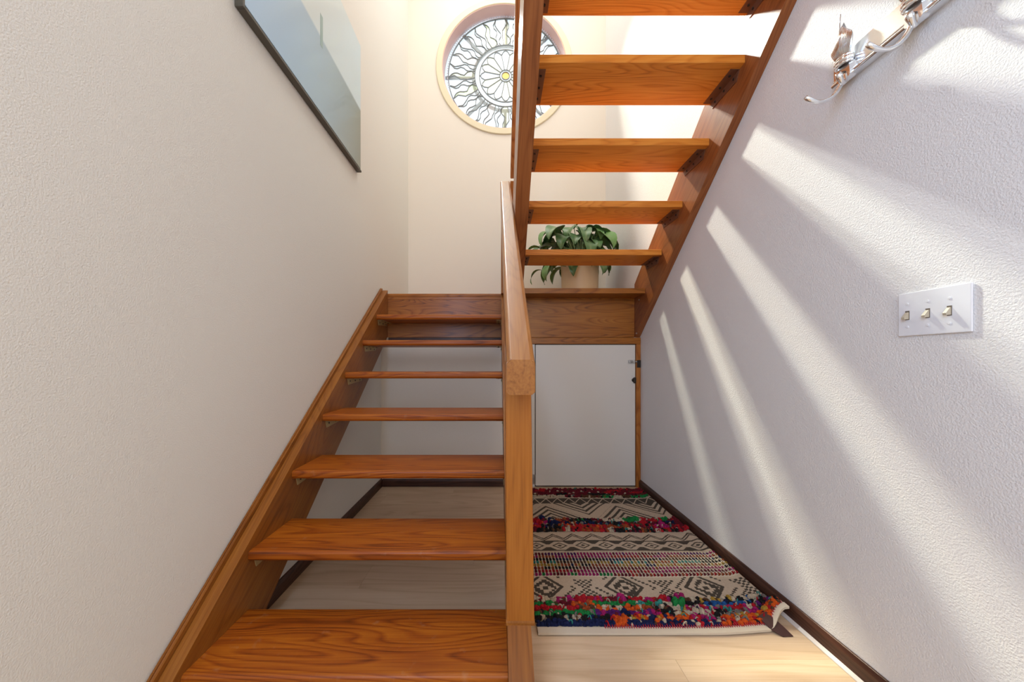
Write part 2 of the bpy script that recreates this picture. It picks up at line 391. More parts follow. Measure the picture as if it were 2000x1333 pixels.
# ------------------------------------------------------------------ round leaded window
w = thing('window_1', (WC[0], YB, WC[1]), None, None); w['kind'] = 'structure'
def ring(bm, cx, cz, r0, r1, y0, y1, n=96, a0=0, a1=2 * PI, bev=0):
    full = abs(a1 - a0 - 2 * PI) < 1e-6; m = n if full else n + 1; V = []
    for k in range(m):
        a = a0 + (a1 - a0) * k / n; c, s = math.cos(a), math.sin(a)
        V.append([bm.verts.new((cx + r * c, yy, cz + r * s)) for r, yy in ((r0, y1), (r0, y0 + bev), (r0 + bev, y0), (r1 - bev, y0), (r1, y0 + bev), (r1, y1))])
    for k in range(n):
        A, Bv = V[k], V[(k + 1) % m]
        for i in range(6): bm.faces.new((A[i], A[(i + 1) % 6], Bv[(i + 1) % 6], Bv[i]))
    if not full: bm.faces.new(V[0]); bm.faces.new(V[-1][::-1])
    return bm
obj('window_trim', ring(bmesh.new(), *WC, WR - .004, WR + .058, YB - .014, YB, bev=.005), M_cream, w, smooth=True)
obj('window_reveal', ring(bmesh.new(), *WC, WR - .010, WR + .001, YB - .006, YB + .139, bev=.002), M_mauve, w, smooth=True)
GY = 3.815
GC = (0.088, H + 2.975); GR = 0.598
def gp(r, a, y=GY): return (GC[0] + r * math.sin(a), GC[1] + r * math.cos(a))
u = 3.82 / 720                        # metres per pixel at the glass
rh, rw, rp, rs, rk, rb0 = 7.5 * u, 11.5 * u, 41 * u, 47 * u, 51 * u, 61 * u
RO = GR - .010
obj('glass_frame', ring(bmesh.new(), *GC, RO, RO + .009, GY - .006, GY + .006, bev=.001), M_lead, w, smooth=True)
obj('rim_pane', ring(bmesh.new(), *GC, RO + .009, GR + .05, GY - .002, GY + .002), G_clear, w)
def pane(poly, mat, name='pane'):
    bm = bmesh.new(); prism(bm, poly, GY - .002, GY + .002, 'Y'); return obj(name, bm, mat, w)
came = bmesh.new()
def ribbon(pts, wd, y0=GY - .0055, y1=GY + .0055, bm=None, close=False):
    bm = bm or came; n = len(pts); L = []
    for i, p in enumerate(pts):
        a = Vector(pts[(i - 1) % n] if close else pts[max(i - 1, 0)]); c = Vector(pts[(i + 1) % n] if close else pts[min(i + 1, n - 1)])
        t = (c - a).normalized(); nn = Vector((-t.y, t.x)) * wd / 2; p = Vector(p)
        L.append([bm.verts.new((q.x, yy, q.y)) for q, yy in ((p - nn, y0), (p + nn, y0), (p + nn, y1), (p - nn, y1))])
    for i in range(n if close else n - 1):
        j = (i + 1) % n
        for k in range(4): bm.faces.new((L[i][k], L[i][(k + 1) % 4], L[j][(k + 1) % 4], L[j][k]))
    if not close: bm.faces.new(L[0][::-1]); bm.faces.new(L[-1])
CW = 0.0085
pane([gp(rh, 2 * PI * k / 24) for k in range(24)], G_amber, 'hub_pane')
ribbon([gp(rh, 2 * PI * k / 32) for k in range(32)], CW, close=True)
ribbon([gp(rw, 2 * PI * k / 32) for k in range(32)], CW, close=True)
N = 16; st = 2 * PI / N
ringpoly = [gp(rw, 2 * PI * k / 24) for k in range(25)] + [gp(rh, 2 * PI * k / 24) for k in range(24, -1, -1)]
pane(ringpoly, G_clear, 'hub_ring_pane')
for k in range(N):
    a0, a1, am = (k - .5) * st, (k + .5) * st, k * st
    q = [gp(rw, a0), gp(rw, am), gp(rw, a1), gp(rp, a1), gp(rs, am + .22 * st), gp(rs + .012, am), gp(rs, am - .22 * st), gp(rp, a0)]
    pane(q, G_pale if k % 3 else G_clear, 'petal_pane')
    ribbon([gp(rw, a1), gp(rp, a1)], CW * .8)
    ribbon([gp(rp, a0), gp(rs, am - .22 * st), gp(rs + .012, am), gp(rs, am + .22 * st), gp(rp, a1)], CW * .8)
    q = [gp(rp, a1), gp(rs, am + st - .22 * st), gp(rs + .012, am + st), gp(rk, am + st), gp(rk, am + .5 * st), gp(rk, am), gp(rs + .012, am), gp(rs, am + .22 * st)]
    pane(q, G_clear, 'scallop_pane')
    ribbon([gp(rs + .012, am), gp(rk, am)], CW * .8)
ribbon([gp(rk, 2 * PI * k / 96) for k in range(96)], CW, close=True)
def arc(r, a0, a1, n=4): return [gp(r, a0 + (a1 - a0) * i / n) for i in range(n + 1)]
rb = 60 * u
for k in range(N): pane(arc(rk, k * st, (k + 1) * st) + arc(rb, (k + 1) * st, k * st), G_clear, 'band_pane')
ribbon([gp(rb, 2 * PI * k / 96) for k in range(96)], CW, close=True)
# flames: 16 broad, 16 slim between
def flame(am, big, side):
    """one edge of a flame, from the band to the rim (angle offsets)"""
    wv = [(0, .20), (.06, .34), (.16, .42), (.30, .36), (.42, .17), (.55, .21), (.68, .17), (.80, .09), (.90, .07), (1, 0.0)] if big else \
         [(0, .20), (.10, .14), (.22, .20), (.34, .33), (.46, .22), (.58, .10), (.70, .13), (.82, .08), (1, 0.0)]
    out = []
    for t, ww in wv:
        r = rb + (RO - .004 - rb) * t
        lean = (.085 if big else -.085) * math.sin(t * 10) * st
        out.append(gp(r, am + lean + side * ww * st * (.66 if big else .52)))
    return out
for k in range(N):
    am = k * st; as_ = (k + .5) * st
    L, Rr = flame(am, True, -1), flame(am, True, 1); sL, sR = flame(as_, False, -1), flame(as_, False, 1)
    pane(L + Rr[-2::-1], [G_pale, G_pink, G_clear, G_green][k % 4], 'flame_pane')
    pane(sL + sR[-2::-1], G_clear, 'flame_pane')
    nxt = flame(am + st, True, -1)
    pane(Rr + sL[::-1], G_clear, 'sky_pane') if False else pane(Rr[:-1] + arc(RO - .004, am, as_, 2)[0:3] + sL[-2::-1], G_clear, 'sky_pane')
    pane(sR[:-1] + arc(RO - .004, as_, am + st, 2)[0:3] + nxt[-2::-1], G_clear, 'sky_pane')
    for e in (L, Rr, sL, sR): ribbon(e, CW * .85)
obj('lead_came', came, M_lead, w, kind='stuff')
bars = bmesh.new()
obj('bar_ring', ring(bmesh.new(), *GC, rb + .004, rb + .034, GY + .030, GY + .044), M_bar, w)
for k in range(8):
    a = k * PI / 4 + .01; p0, p1 = Vector(gp(rb + .03, a)), Vector(gp(GR + .03, a)); t = (p1 - p0).normalized(); nn = Vector((-t.y, t.x)) * .014
    bm = bmesh.new(); prism(bm, [p0 - nn, p1 - nn, p1 + nn, p0 + nn], GY + .030, GY + .044, 'Y'); obj('grille_bar', bm, M_bar, w)
bm = bmesh.new()  # dots of light through the rim gap, shaped as small glass balls
for k in range(88):
    a = math.radians(-105) + k * math.radians(205) / 87
    x, z = gp(GR + .003, a); r = bmesh.ops.create_icosphere(bm, subdivisions=1, radius=.0075, matrix=Matrix.Translation((x, GY - .016, z)))
obj('rim_light_dots', bm, glassmat('light_dot_glass', (0.95, 0.95, 1.0), 0.25), w, smooth='all', kind='stuff')

# ------------------------------------------------------------------ landing
ld = thing('stair_landing', (0, 3.2, LZ), 'dark orange oak landing platform where the two flights of open stairs meet', 'landing')
obj('platform', B(XL + .001, XR - .001, YL + .001, YB - .001, LZ - .045, LZ, bev=.002), M_fas, ld)
obj('nosing', prism(bmesh.new(), rounded([(YL + .0005, LZ - .030), (YL + .05, LZ - .030), (YL + .05, LZ + .001), (YL - .004, LZ + .001)], [.010, 0, 0, .012]), -.834, .028, 'X'), M_fas, ld, smooth=True)
obj('fascia_board', B(-.872, .172, YL + .004, YL + .028, H + .197, LZ - .034, bev=.002), M_fas, ld)
obj('fascia_board', B(.1725, 1.047, YL - .006, YL + .018, H + .196, LZ - .046, bev=.002), M_fas, ld)

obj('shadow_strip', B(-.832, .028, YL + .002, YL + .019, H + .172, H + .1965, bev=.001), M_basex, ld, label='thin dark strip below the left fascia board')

# ------------------------------------------------------------------ lower flight
Y1, Z1 = 0.972, H - 0.826           # front edge of the first tread
def nose(y): return Z1 + (y - Y1) * RISE / GO
lf = thing('lower_staircase', (-.4, Y1, 0), 'lower flight of open oak stairs with handrail, along the left wall', 'staircase')
def stringer(bm, x0, x1, y0, y1, up=.024, dn=.327, f=nose, mi=0):
    yb = y0
    pts = [(y0, 0.001), (y0, f(y0) + up), (y1, f(y1) + up), (y1, f(y1) - dn)]
    yb = Y1 + (0.001 + dn - Z1) / (RISE / GO); pts.append((yb, 0.001))
    return prism(bm, pts, x0, x1, 'X', mi)
sb = obj('stringer', stringer(bmesh.new(), -.873, -.835,   .86, YL - .001), M_dn, lf, label='long oak stringer board against the left wall')
bm = bmesh.new()
prism(bm, [(.86, 0.001), (.86, nose(.86) + .050), (YL - .012, nose(YL - .012) + .050), (YL - .001, nose(YL) + .030), (YL - .001, nose(YL) - .30), (1.25, 0.001)], -.8915, -.874, 'X')
bmesh.ops.bevel(bm, geom=[e for e in bm.edges if all(v.co.z > nose(v.co.y) + .045 for v in e.verts)], offset=.007, segments=3, affect='EDGES')
obj('wall_moulding', bm, M_dn, lf, smooth=True)
bm = stringer(bmesh.new(), .0295, .0962, .915, YL - .001)
obj('stringer', bm, M_dn, lf)
def treadprof(y0, z1, dep=.267, th=.034): return rounded([(y0, z1 - th), (y0 + dep, z1 - th), (y0 + dep, z1), (y0, z1)], [.012, .003, .003, .010], 4)
def bracket(x, s, y0, z, flip=1, long=.215, leg=.036, mats=(M_brass, M_dark), par=None, th=.0025, yd=1):
    """angle bracket below a tread; s=+1: the upright plate is on the left end"""
    bm = bmesh.new()
    ya, yb = y0, y0 + long
    prism(bm, [(ya, z), (yb, z), (yb, z - leg * .35), (ya + long * .12 if flip > 0 else ya, z - leg)] if False else
          [(ya, z), (yb, z), (yb - .006, z - leg * .62), (ya + .012, z - leg)], min(x, x + s * th), max(x, x + s * th), 'X')
    box(bm, min(x, x + s * .034), max(x, x + s * .034), ya, yb, z - th, z, bev=.0005)
    for k in range(3):
        yy = ya + long * (.16 + .34 * k); disc(bm, (x + s * th, yy, z - leg * .45), .0045, s * .0022, 'X', 8, mi=1)
        disc(bm, (x + s * .02, yy, z - th), .0045, -.0022, 'Z', 8, mi=1)
    return obj('bracket', bm, list(mats), par)
def copy_tree(o, parent, off):
    c = o.copy(); COL.objects.link(c); c.parent = parent; c.location = o.location + Vector(off)
    for ch in o.children:
        d = ch.copy(); COL.objects.link(d); d.parent = c
    return c
t0 = obj('tread', prism(bmesh.new(), treadprof(Y1, Z1), -.8345, .029, 'X'), M_tread, lf, smooth=True, origin=(-.4, Y1, Z1))
bracket(-.8345, 1, Y1 + .028, Z1 - .0345, par=t0); bracket(.0288, -1, Y1 + .028, Z1 - .0345, par=t0)
for k in range(1, 7): copy_tree(t0, lf, (0, k * GO, k * RISE))

# newel post, standing on the outer stringer
PY = 1.052
def stringer_top(y): return nose(y) + .024
bm = bmesh.new()
a, b = .0225, .0965
pr = rounded([(a, PY), (b, PY), (b, PY + .074), (a, PY + .074)], .004, 2)
n = len(pr); lo = [bm.verts.new((p.x + (.0045 if p.x < .06 else .010), p.y, stringer_top(p.y) + .0005)) for p in pr]
def rail_top(y): return H + .009 + (y - .935) * RISE / GO
hi = [bm.verts.new((p.x, p.y, rail_top(p.y) - .090)) for p in pr]
bm.faces.new(lo[::-1]); bm.faces.new(hi)
for i in range(n): bm.faces.new((lo[i], lo[(i + 1) % n], hi[(i + 1) % n], hi[i]))
obj('newel_post', bm, M_post, lf, smooth=True, label='square orange oak post holding the low end of the handrail')
# slanted foot under the post end (metal shoe line)
bm = bmesh.new(); prism(bm, [(PY - .004, stringer_top(PY) - .004), (PY + .078, stringer_top(PY + .078) - .004), (PY + .078, stringer_top(PY + .078) + .004), (PY - .004, stringer_top(PY) + .004)], .0255, .1075, 'X')
obj('post_shoe', bm, M_dn, lf)
def railmesh(y0, y1, ftop, x0, x1, h, vertical_end=True):
    bm = bmesh.new(); pr = rounded([(x0, -h), (x1, -h), (x1, 0), (x0, 0)], [.007, .007, .013, .013], 4); n = len(pr)
    A = [bm.verts.new((p.x, y0, ftop(y0) + p.y)) for p in pr]; Bb = [bm.verts.new((p.x, y1, ftop(y1) + p.y)) for p in pr]
    bm.faces.new(A); bm.faces.new(Bb[::-1])
    for i in range(n): bm.faces.new((A[i], A[(i + 1) % n], Bb[(i + 1) % n], Bb[i]))
    bmesh.ops.bevel(bm, geom=[e for e in bm.edges if abs(e.verts[0].co.y - e.verts[1].co.y) < 1e-5 and abs(e.verts[0].co.y - y0) < 1e-4], offset=.003, segments=2, affect='EDGES')
    return bm
obj('handrail', railmesh(.935, 2.80, rail_top,   .0235, .0965, .0895), M_rail, lf, smooth=True, label='thick rounded oak handrail polished on top')
obj('newel_post', B(.030, .0962, 2.712, 2.80, nose(2.75) + .03, rail_top(2.712) - .09, bev=.003), M_post, lf, label='square post at the landing end of the handrail')

# ------------------------------------------------------------------ upper flight
UY0 = 2.61                             # camera-side edge of the first (landing level) tread
def unose(y): return H + .532 + (UY0 + .267 - y) * RISE / GO
uf = thing('upper_staircase', (.6, UY0, LZ), 'upper flight of open oak stairs seen from below, climbing from the landing over the door', 'staircase')
UXL, UXR = .170, 1.048
def utread(k):
    y0, z1 = UY0 - k * GO, LZ + k * RISE
    return rounded([(y0, z1 - .036), (y0 + .267, z1 - .036), (y0 + .267, z1), (y0, z1)], [.003, .012, .012, .004], 3)
bm = prism(bmesh.new(), [(UY0, LZ - .036), (YL - .0065, LZ - .036), (YL - .0065, LZ), (UY0, LZ)], UXL + .0005, UXR - .0005, 'X')
obj('tread', bm, M_fas, uf, smooth=True)
y1, z1 = UY0 - GO, LZ + RISE
t1 = obj('tread', prism(bmesh.new(), utread(1), UXL + .0005, UXR - .0005, 'X'), M_utread, uf, smooth=True, origin=(.6, y1, z1))
for (x, s) in ((UXL + .0006, 1), (UXR - .0006, -1)):
    bm = bmesh.new(); th = .003; z = z1 - .0362; ya, yb = y1 + .034, y1 + .245
    prism(bm, [(ya, z), (yb, z), (yb - .01, z - .034), (ya + .02, z - .040)], min(x, x + s * th), max(x, x + s * th), 'X')
    box(bm, min(x, x + s * .040), max(x, x + s * .040), ya, yb, z - th, z, bev=.0005)
    for k in range(3):
        yy = ya + .035 + .07 * k
        disc(bm, (x + s * .022, yy, z - th), .005, -.0035, 'Z', 8, mi=1); disc(bm, (x + s * th, yy, z - .018), .005, s * .003, 'X', 8, mi=1)
    obj('bracket', bm, [M_brown, M_dark], t1)
for k in range(1, 7): copy_tree(t1, uf, (0, -k * GO, k * RISE))
def ustringer(x0, x1, yb=.52):
    up, dn = .024, .327
    ya = YL - .001
    ztop = unose(ya) + up; zlow = unose(ya) - dn
    pts = [(yb, unose(yb) + up), (ya, ztop), (ya, H + .197), (ya - .085, H + .197), (ya - .085 - .0, max(H + .197, unose(ya - .085) - dn)), (yb, unose(yb) - dn)]
    pts = [(yb, unose(yb) + up), (ya, ztop), (ya, H + .197)]
    yc = UY0 + .267 - (H + .197 + dn - (H + .532)) / (RISE / GO)
    if yc < ya: pts.append((yc, H + .197))
    pts.append((yb, unose(yb) - dn)); return prism(bmesh.new(), pts, x0, x1, 'X')
bm = ustringer(.097, UXL); obj('stringer', bm, M_up, uf, label='thick oak stringer at the open side')
bm = ustringer(UXR, XR - .001); obj('stringer', bm, M_up, uf, label='oak stringer fixed to the right wall')
def urail_top(y): return unose(y) + .90
obj('handrail', railmesh(.5, 2.80, urail_top, .1000, .150, .085), M_railu, uf, smooth=True)
obj('newel_post', B(.1005, .165, YL + .002, YL + .068, LZ + .0005, urail_top(YL + .03) - .06, bev=.003), M_post, uf)
bm = bmesh.new(); disc(bm, (UXR - .001, YL - .05, H + .225), .007, -.006, 'X', 10, dome=.3); obj('bolt_head', bm, M_steel, uf, smooth=True)
bm = bmesh.new(); disc(bm, (UXR - .001, YL - .10, LZ - .065), .005, -.005, 'X', 10, dome=.3)
obj('bolt_head', bm, M_steel, uf, smooth=True)

# ------------------------------------------------------------------ framed picture on the left wall
pic = thing('wall_picture', (XL, 1.262, H + 1.225), 'large dark-edged picture panel with a pale blue-green glossy print on the left wall', 'picture')
obj('backing', B(XL + .001, XL + .022, 1.262, 2.344, H + 1.225, H + 2.02, bev=.001), M_edge, pic)
obj('print', B(XL + .0225, XL + .0245, 1.268, 2.342, H + 1.235, H + 2.015), M_art, pic)
obj('frame_edge', B(XL + .001, XL + .030, 1.262, 2.345, H + 1.213, H + 1.2245, bev=.002), M_edge, pic)
obj('frame_edge', B(XL + .001, XL + .030, 1.250, 1.2615, H + 1.213, H + 2.02, bev=.002), M_edge, pic)
obj('printed_post', B(XL + .0246, XL + .0250, 1.262 + .545, 1.262 + .572, H + 1.565, H + 1.72), plain('print_green', (.30, .42, .40), .4), pic)

# ------------------------------------------------------------------ light switch plate
sw = thing('light_switch', (XR, .92, H + .13), 'white three-gang switch plate with three ivory toggles on the right wall', 'light switch')
bm = B(XR - .0065, XR - .0005, .842, .997, H + .072, H + .186, bev=.0028)
obj('plate', bm, M_plate, sw, smooth=True)
for yy in (.9735, .9275, .8830):
    zc = H + .126
    obj('toggle_collar', B(XR - .0072, XR - .0063, yy - .0050, yy + .0050, zc - .0118, zc + .0122, bev=.0004), plain('collar', (.16, .13, .10), .5), sw)
    bm = bmesh.new(); prism(bm, rounded([(XR - .007, zc + .0105), (XR - .007, zc - .0100), (XR - .0185, zc - .0105), (XR - .0195, zc - .0055)], .0012, 2), yy - .0036, yy + .0036, 'Y')
    obj('toggle', bm, M_ivory, sw, smooth=True)
    for dz in (.030, -.030):
        bm = bmesh.new(); disc(bm, (XR - .0064, yy, zc + dz), .0034, -.0016, 'X', 12, dome=.3); obj('screw', bm, M_plate, sw, smooth=True)

# ------------------------------------------------------------------ coat rack
ck = thing('coat_rack', (XR, .9, H + .9), 'polished chrome coat rack with ornate fan-topped hooks high on the right wall', 'coat rack')
CX = XR - .0225
obj('back_plate', B(CX, XR - .0005, .56, 1.170, H + .872, H + .952, bev=.002), M_chrome, ck, smooth=True)
bm = bmesh.new(); tube(bm, [(CX - .006, .56, H + .873), (CX - .006, 1.165, H + .873)], .0065, 12); tube(bm, [(CX - .003, .56, H + .884), (CX - .003, 1.165, H + .884)], .003, 8)
obj('lower_rail', bm, M_chrome, ck, smooth=True)
def bez(p, n=14):
    out = []
    P = [Vector(q) for q in p]
    for i in range(n + 1):
        t = i / n; Q = P[:]
        while len(Q) > 1: Q = [Q[j].lerp(Q[j + 1], t) for j in range(len(Q) - 1)]
        out.append(Q[0])
    return out
def hook(y):
    bm = bmesh.new(); z0 = H + .915; x0 = CX - .012
    # fluted fan: strands spreading up and outward from the waist band
    for k in range(17):
        f = (k - 8) / 8
        p = bez([(x0 - .002, y + f * .012, z0 + .004), (x0 - .016, y + f * .030, z0 + .035), (x0 - .010 - .018 * (1 - abs(f)), y + f * .046, z0 + .06 + .012 * (1 - f * f)), (x0 - .004, y + f * .010, z0 + .088 + .030 * (1 - abs(f)))], 9)
        tube(bm, p, [.0032, .0036, .0038, .0038, .0036, .0034, .003, .0026, .002, .0014], 6)
    tube(bm, bez([(x0 - .004, y + .004, z0 + .03), (x0 - .014, y + .008, z0 + .09), (x0 - .010, y + .004, z0 + .148)], 8), [.003] * 5 + [.0026, .002, .0016, .0012], 6)
    fan = obj('hook_fan', bm, M_chromed, ck, smooth='all')
    bm = bmesh.new()
    for dz, rr in ((.000, .006), (-.010, .0045), (.009, .004)):
        ring_pts = [(x0 - .004 + .013 * math.cos(2 * PI * k / 16), y + .022 * math.sin(2 * PI * k / 16), z0 + dz) for k in range(17)]
        tube(bm, ring_pts, rr, 8)
    prism(bm, rounded([(y - .022, z0 - .055), (y + .022, z0 - .055), (y + .017, z0 - .004), (y - .017, z0 - .004)], .006, 3), x0 - .006, CX + .001, 'X')
    obj('hook_band', bm, M_chrome, ck, smooth=True)
    bm = bmesh.new()
    p = bez([(x0 - .002, y, z0 - .03), (x0 - .010, y + .005, z0 - .105), (x0 - .060, y + .012, z0 - .135), (x0 - .112, y + .010, z0 - .100)], 16)
    tube(bm, p, [.0065] * 6 + [.006, .0055, .005, .005, .005, .005, .0055, .006, .0065, .007, .006], 10)
    obj('hook_arm', bm, M_chrome, ck, smooth='all')
    bm = bmesh.new()
    p = bez([(x0 - .004, y - .004, z0 - .035), (x0 - .006, y - .010, z0 - .085), (x0 - .030, y - .020, z0 - .085), (x0 - .042, y - .022, z0 - .052)], 12)
    tube(bm, p, [.006] * 8 + [.0065, .007, .008, .009, .007], 10)
    obj('hook_arm', bm, M_chrome, ck, smooth='all')
for yy in (1.118, .930, .745): hook(yy)

# ------------------------------------------------------------------ potted plant on the landing
PC = (.735, 3.28)
pt = thing('potted_plant', (PC[0], PC[1], LZ), 'leafy green houseplant in a cream cylindrical pot on the landing', 'plant')
bm = bmesh.new(); lathe(bm, (PC[0], PC[1], LZ), [(.135, .0005), (.150, .006), (.158, .06), (.164, .30), (.167, .335), (.164, .342), (.156, .342), (.154, .325), (.150, .30)])
obj('pot', bm, M_pot, pt, smooth=True)
bm = bmesh.new(); lathe(bm, (PC[0], PC[1], LZ), [(.149, .31), (.149, .326), (.08, .333), (.02, .336)]); obj('soil', bm, M_soil, pt, smooth=True)
def leaf(az, reach, height, droop, ln, wd, roll=0.0, i=0):
    bm = bmesh.new(); cl = bm.loops.layers.float_color.new('Col')
    d = Vector((math.cos(az), math.sin(az), 0)); s = Vector((-d.y, d.x, 0)); base = Vector((PC[0], PC[1], LZ + .325)) + d * R.uniform(.02, .07)
    tip0 = base + d * reach + Vector((0, 0, height))
    pe = bez([base, base + Vector((0, 0, height * .8)) + d * reach * .2, tip0], 8)
    tube(bm, pe, [.0042] * 4 + [.0035] * 5, 5)
    ns, na = 9, 6; G = []
    wave = R.uniform(0, 6)
    for j in range(ns + 1):
        t = j / ns
        ang = .5 - droop * t * (1.15 if t < .5 else 1.0)     # pitch along the midrib
        if j == 0: c = tip0.copy()
        else: c = c + (d * math.cos(ang) + Vector((0, 0, 1)) * math.sin(ang)) * ln / ns
        nrm = -d * math.sin(ang) + Vector((0, 0, 1)) * math.cos(ang)
        hw = wd * .5 * (math.sin(PI * min(1, t ** .62)) ** .8 if 0 < t < 1 else .02)
        rowv = []
        for q in range(na + 1):
            f = (q - na / 2) / (na / 2)
            sd = (s * math.cos(roll) + nrm * math.sin(roll))
            p = c + sd * f * hw + nrm * (abs(f) * hw * .30 + .006 * math.sin(wave + t * 9 + f * 2) * abs(f))
            p.x = min(p.x, 1.04 + .03 * math.tanh((p.x - 1.04) * 8)) if p.x > 1.04 else p.x
            p.y = 3.64 + .03 * math.tanh((p.y - 3.64) * 8) if p.y > 3.64 else p.y
            p.z = max(p.z, LZ + .004)
            rowv.append(bm.verts.new(p))
        G.append(rowv)
    for j in range(ns):
        for q in range(na):
            f = bm.faces.new((G[j][q], G[j][q + 1], G[j + 1][q + 1], G[j + 1][q]))
            cc = .75 if q in (2, 3) and False else 0.0
            for lp in f.loops:
                v = lp.vert; mid = v in (G[j][na // 2], G[j + 1][na // 2])
                vv = .55 if mid else (.18 if j % 2 else 0.0)
                lp[cl] = (vv, vv, vv, 1)
    o = obj('leaf', bm, M_leaf, pt, smooth='all', col=True)
    return o
for i in range(66):
    az = i * 2.399963 + R.uniform(-.25, .25)
    tier = i / 66; toward = .5 + .5 * math.cos(az - 3.6)      # the crown leans to the open, camera-left side
    k = .72 + .62 * toward
    if tier < .36: leaf(az, R.uniform(.10, .16) * k, R.uniform(.01, .10), R.uniform(2.0, 2.6), R.uniform(.17, .23), R.uniform(.10, .13), R.uniform(-.3, .3), i)
    elif tier < .74: leaf(az, R.uniform(.09, .16) * k, R.uniform(.16, .28), R.uniform(1.8, 2.6), R.uniform(.20, .26), R.uniform(.12, .15), R.uniform(-.3, .3), i)
    else: leaf(az, R.uniform(.03, .10) * k, R.uniform(.24, .33), R.uniform(1.5, 2.4), R.uniform(.19, .24), R.uniform(.11, .14), R.uniform(-.3, .3), i)
for az, rc, hg, dr_, ln, wd in ((3.35, .30, .14, 1.9, .20, .075), (3.0, .27, -.02, 2.4, .20, .05), (3.7, .22, -.02, 2.5, .24, .11), (3.4, .22, .02, 2.4, .19, .06), (4.3, .16, -.03, 2.6, .17, .09), (5.2, .16, -.02, 2.6, .17, .09)):
    leaf(az, rc, hg, dr_, ln, wd)

# ------------------------------------------------------------------ rug
RX0, RX1, RV0, RV1 = .142, 1.066, 1.277, 2.742
def sm(t): t = max(0, min(1, t)); return t * t * (3 - 2 * t)
def lift(x, v): return sm((x - .955) / .095) * sm((1.43 - v) / .09)
def rug(x, v, h=0.0):
    l = lift(x, v); side = sm((x - 1.02) / .04) * .010
    wv = .0025 * math.sin(x * 9 + v * 5) * math.sin(v * 7)
    z = .008 + wv + .040 * l + side + h
    vv = v + .045 * l * (1 - sm((v - RV0) / .14)) + (.020 * sm((x - .75) / .3) * (1 - sm((v - RV0) / .3)))
    xx = x - .004 * l
    xx = min(xx, 1.0745)
    return Vector((xx, vv, max(z, .004)))
rg = thing('woven_rug', ((RX0 + RX1) / 2, 2.0, 0), 'multicoloured boho rug of cream print and shaggy rag bands before the small door', 'rug')
def sheet(x0, x1, v0, v1, nx, nv, h0, h1):
    bm = bmesh.new(); T = [[], []]
    for s, hh in ((0, h1), (1, h0)):
        for j in range(nv + 1):
            T[s].append([bm.verts.new(rug(x0 + (x1 - x0) * i / nx, v0 + (v1 - v0) * j / nv, hh)) for i in range(nx + 1)])
    for j in range(nv):
        for i in range(nx):
            bm.faces.new((T[0][j][i], T[0][j][i + 1], T[0][j + 1][i + 1], T[0][j + 1][i])); bm.faces.new((T[1][j][i], T[1][j + 1][i], T[1][j + 1][i + 1], T[1][j][i + 1]))
    for j in range(nv):
        bm.faces.new((T[0][j][0], T[0][j + 1][0], T[1][j + 1][0], T[1][j][0])); bm.faces.new((T[0][j][nx], T[1][j][nx], T[1][j + 1][nx], T[0][j + 1][nx]))
    for i in range(nx):
        bm.faces.new((T[0][0][i], T[1][0][i], T[1][0][i + 1], T[0][0][i + 1])); bm.faces.new((T[0][nv][i], T[0][nv][i + 1], T[1][nv][i + 1], T[1][nv][i]))
    return bm
obj('backing', sheet(RX0, RX1, RV0, RV1, 46, 74, -.007, -.001), M_cotton, rg, smooth=True)
obj('hem', sheet(RX0, RX1, RV0 - .002, RV0 + .028, 60, 3, -.006, .003), M_cotton, rg, smooth=True, label='plain cream hem along the front edge')
DK, CR, CR2 = (.085, .068, .050), (.60, .475, .345), (.54, .42, .30)
def frac(x): return x - math.floor(x)
def bandA(x, s):     # s 0 at far edge .. 1 near; .33 m deep
    x = x + .012 * math.sin(s * 5)
    if s < .03: return 0
    if s < .27:      # row of dark triangles with white zigzag outline
        t = frac(x / .078); q = (s - .03) / .24; tri = abs(t - .5) * 2
        if abs(tri - q) < .10: return 0
        if q < .14 and tri < q: return 1
        return 1 if tri > q or q > .12 else 1
    P = .46; t = abs(frac(x / P + .1) - .5) * 2          # 0 centre .. 1 sides
    q = (s - .27) / .73
    d1 = (1 - t) * .92 + q * .95                          # inverted peaks hanging from the triangles
    d2 = t * 1.0 + (1 - q) * .95                          # diamonds standing at the near edge
    if d1 < .70:
        if d1 < .16: return 1
        b = frac((d1 - .16) / .19); return 1 if b > .55 else 0
    if d2 < .92:
        b = frac((d2) / .20); st_ = .12 if frac(x / .012) > .5 else 0
        return 1 if b > .55 + st_ * .3 else 0
    return 0
def bandB(x, s):
    if s < .08: return 0
    if s < .44:
        t = abs(frac(x / .105) - .5) * 2; q = (s - .08) / .36
        d = q - (t * .62)
        return 1 if 0.03 < d < .17 or .27 < d < .39 else 0
    if s < .49: return 1
    if s < .88:
        q = (s - .49) / .39; qq = abs(q - .5) * 2; t = frac(x / .118); tt = abs(t - .5) * 2
        d = tt + qq * .9
        if d < .22: return 1
        if .48 < d < .68: return 1
        if d > .95 and tt > .30:
            e = (1 - tt) + .0
            if abs(qq - 1 + (1 - tt) * 1.1) < .0: return 0
            return 1 if (qq > .34 and (1 - tt) < (qq - .12) * .72) else 0
        return 0
    if s < .93: return 1
    return 0
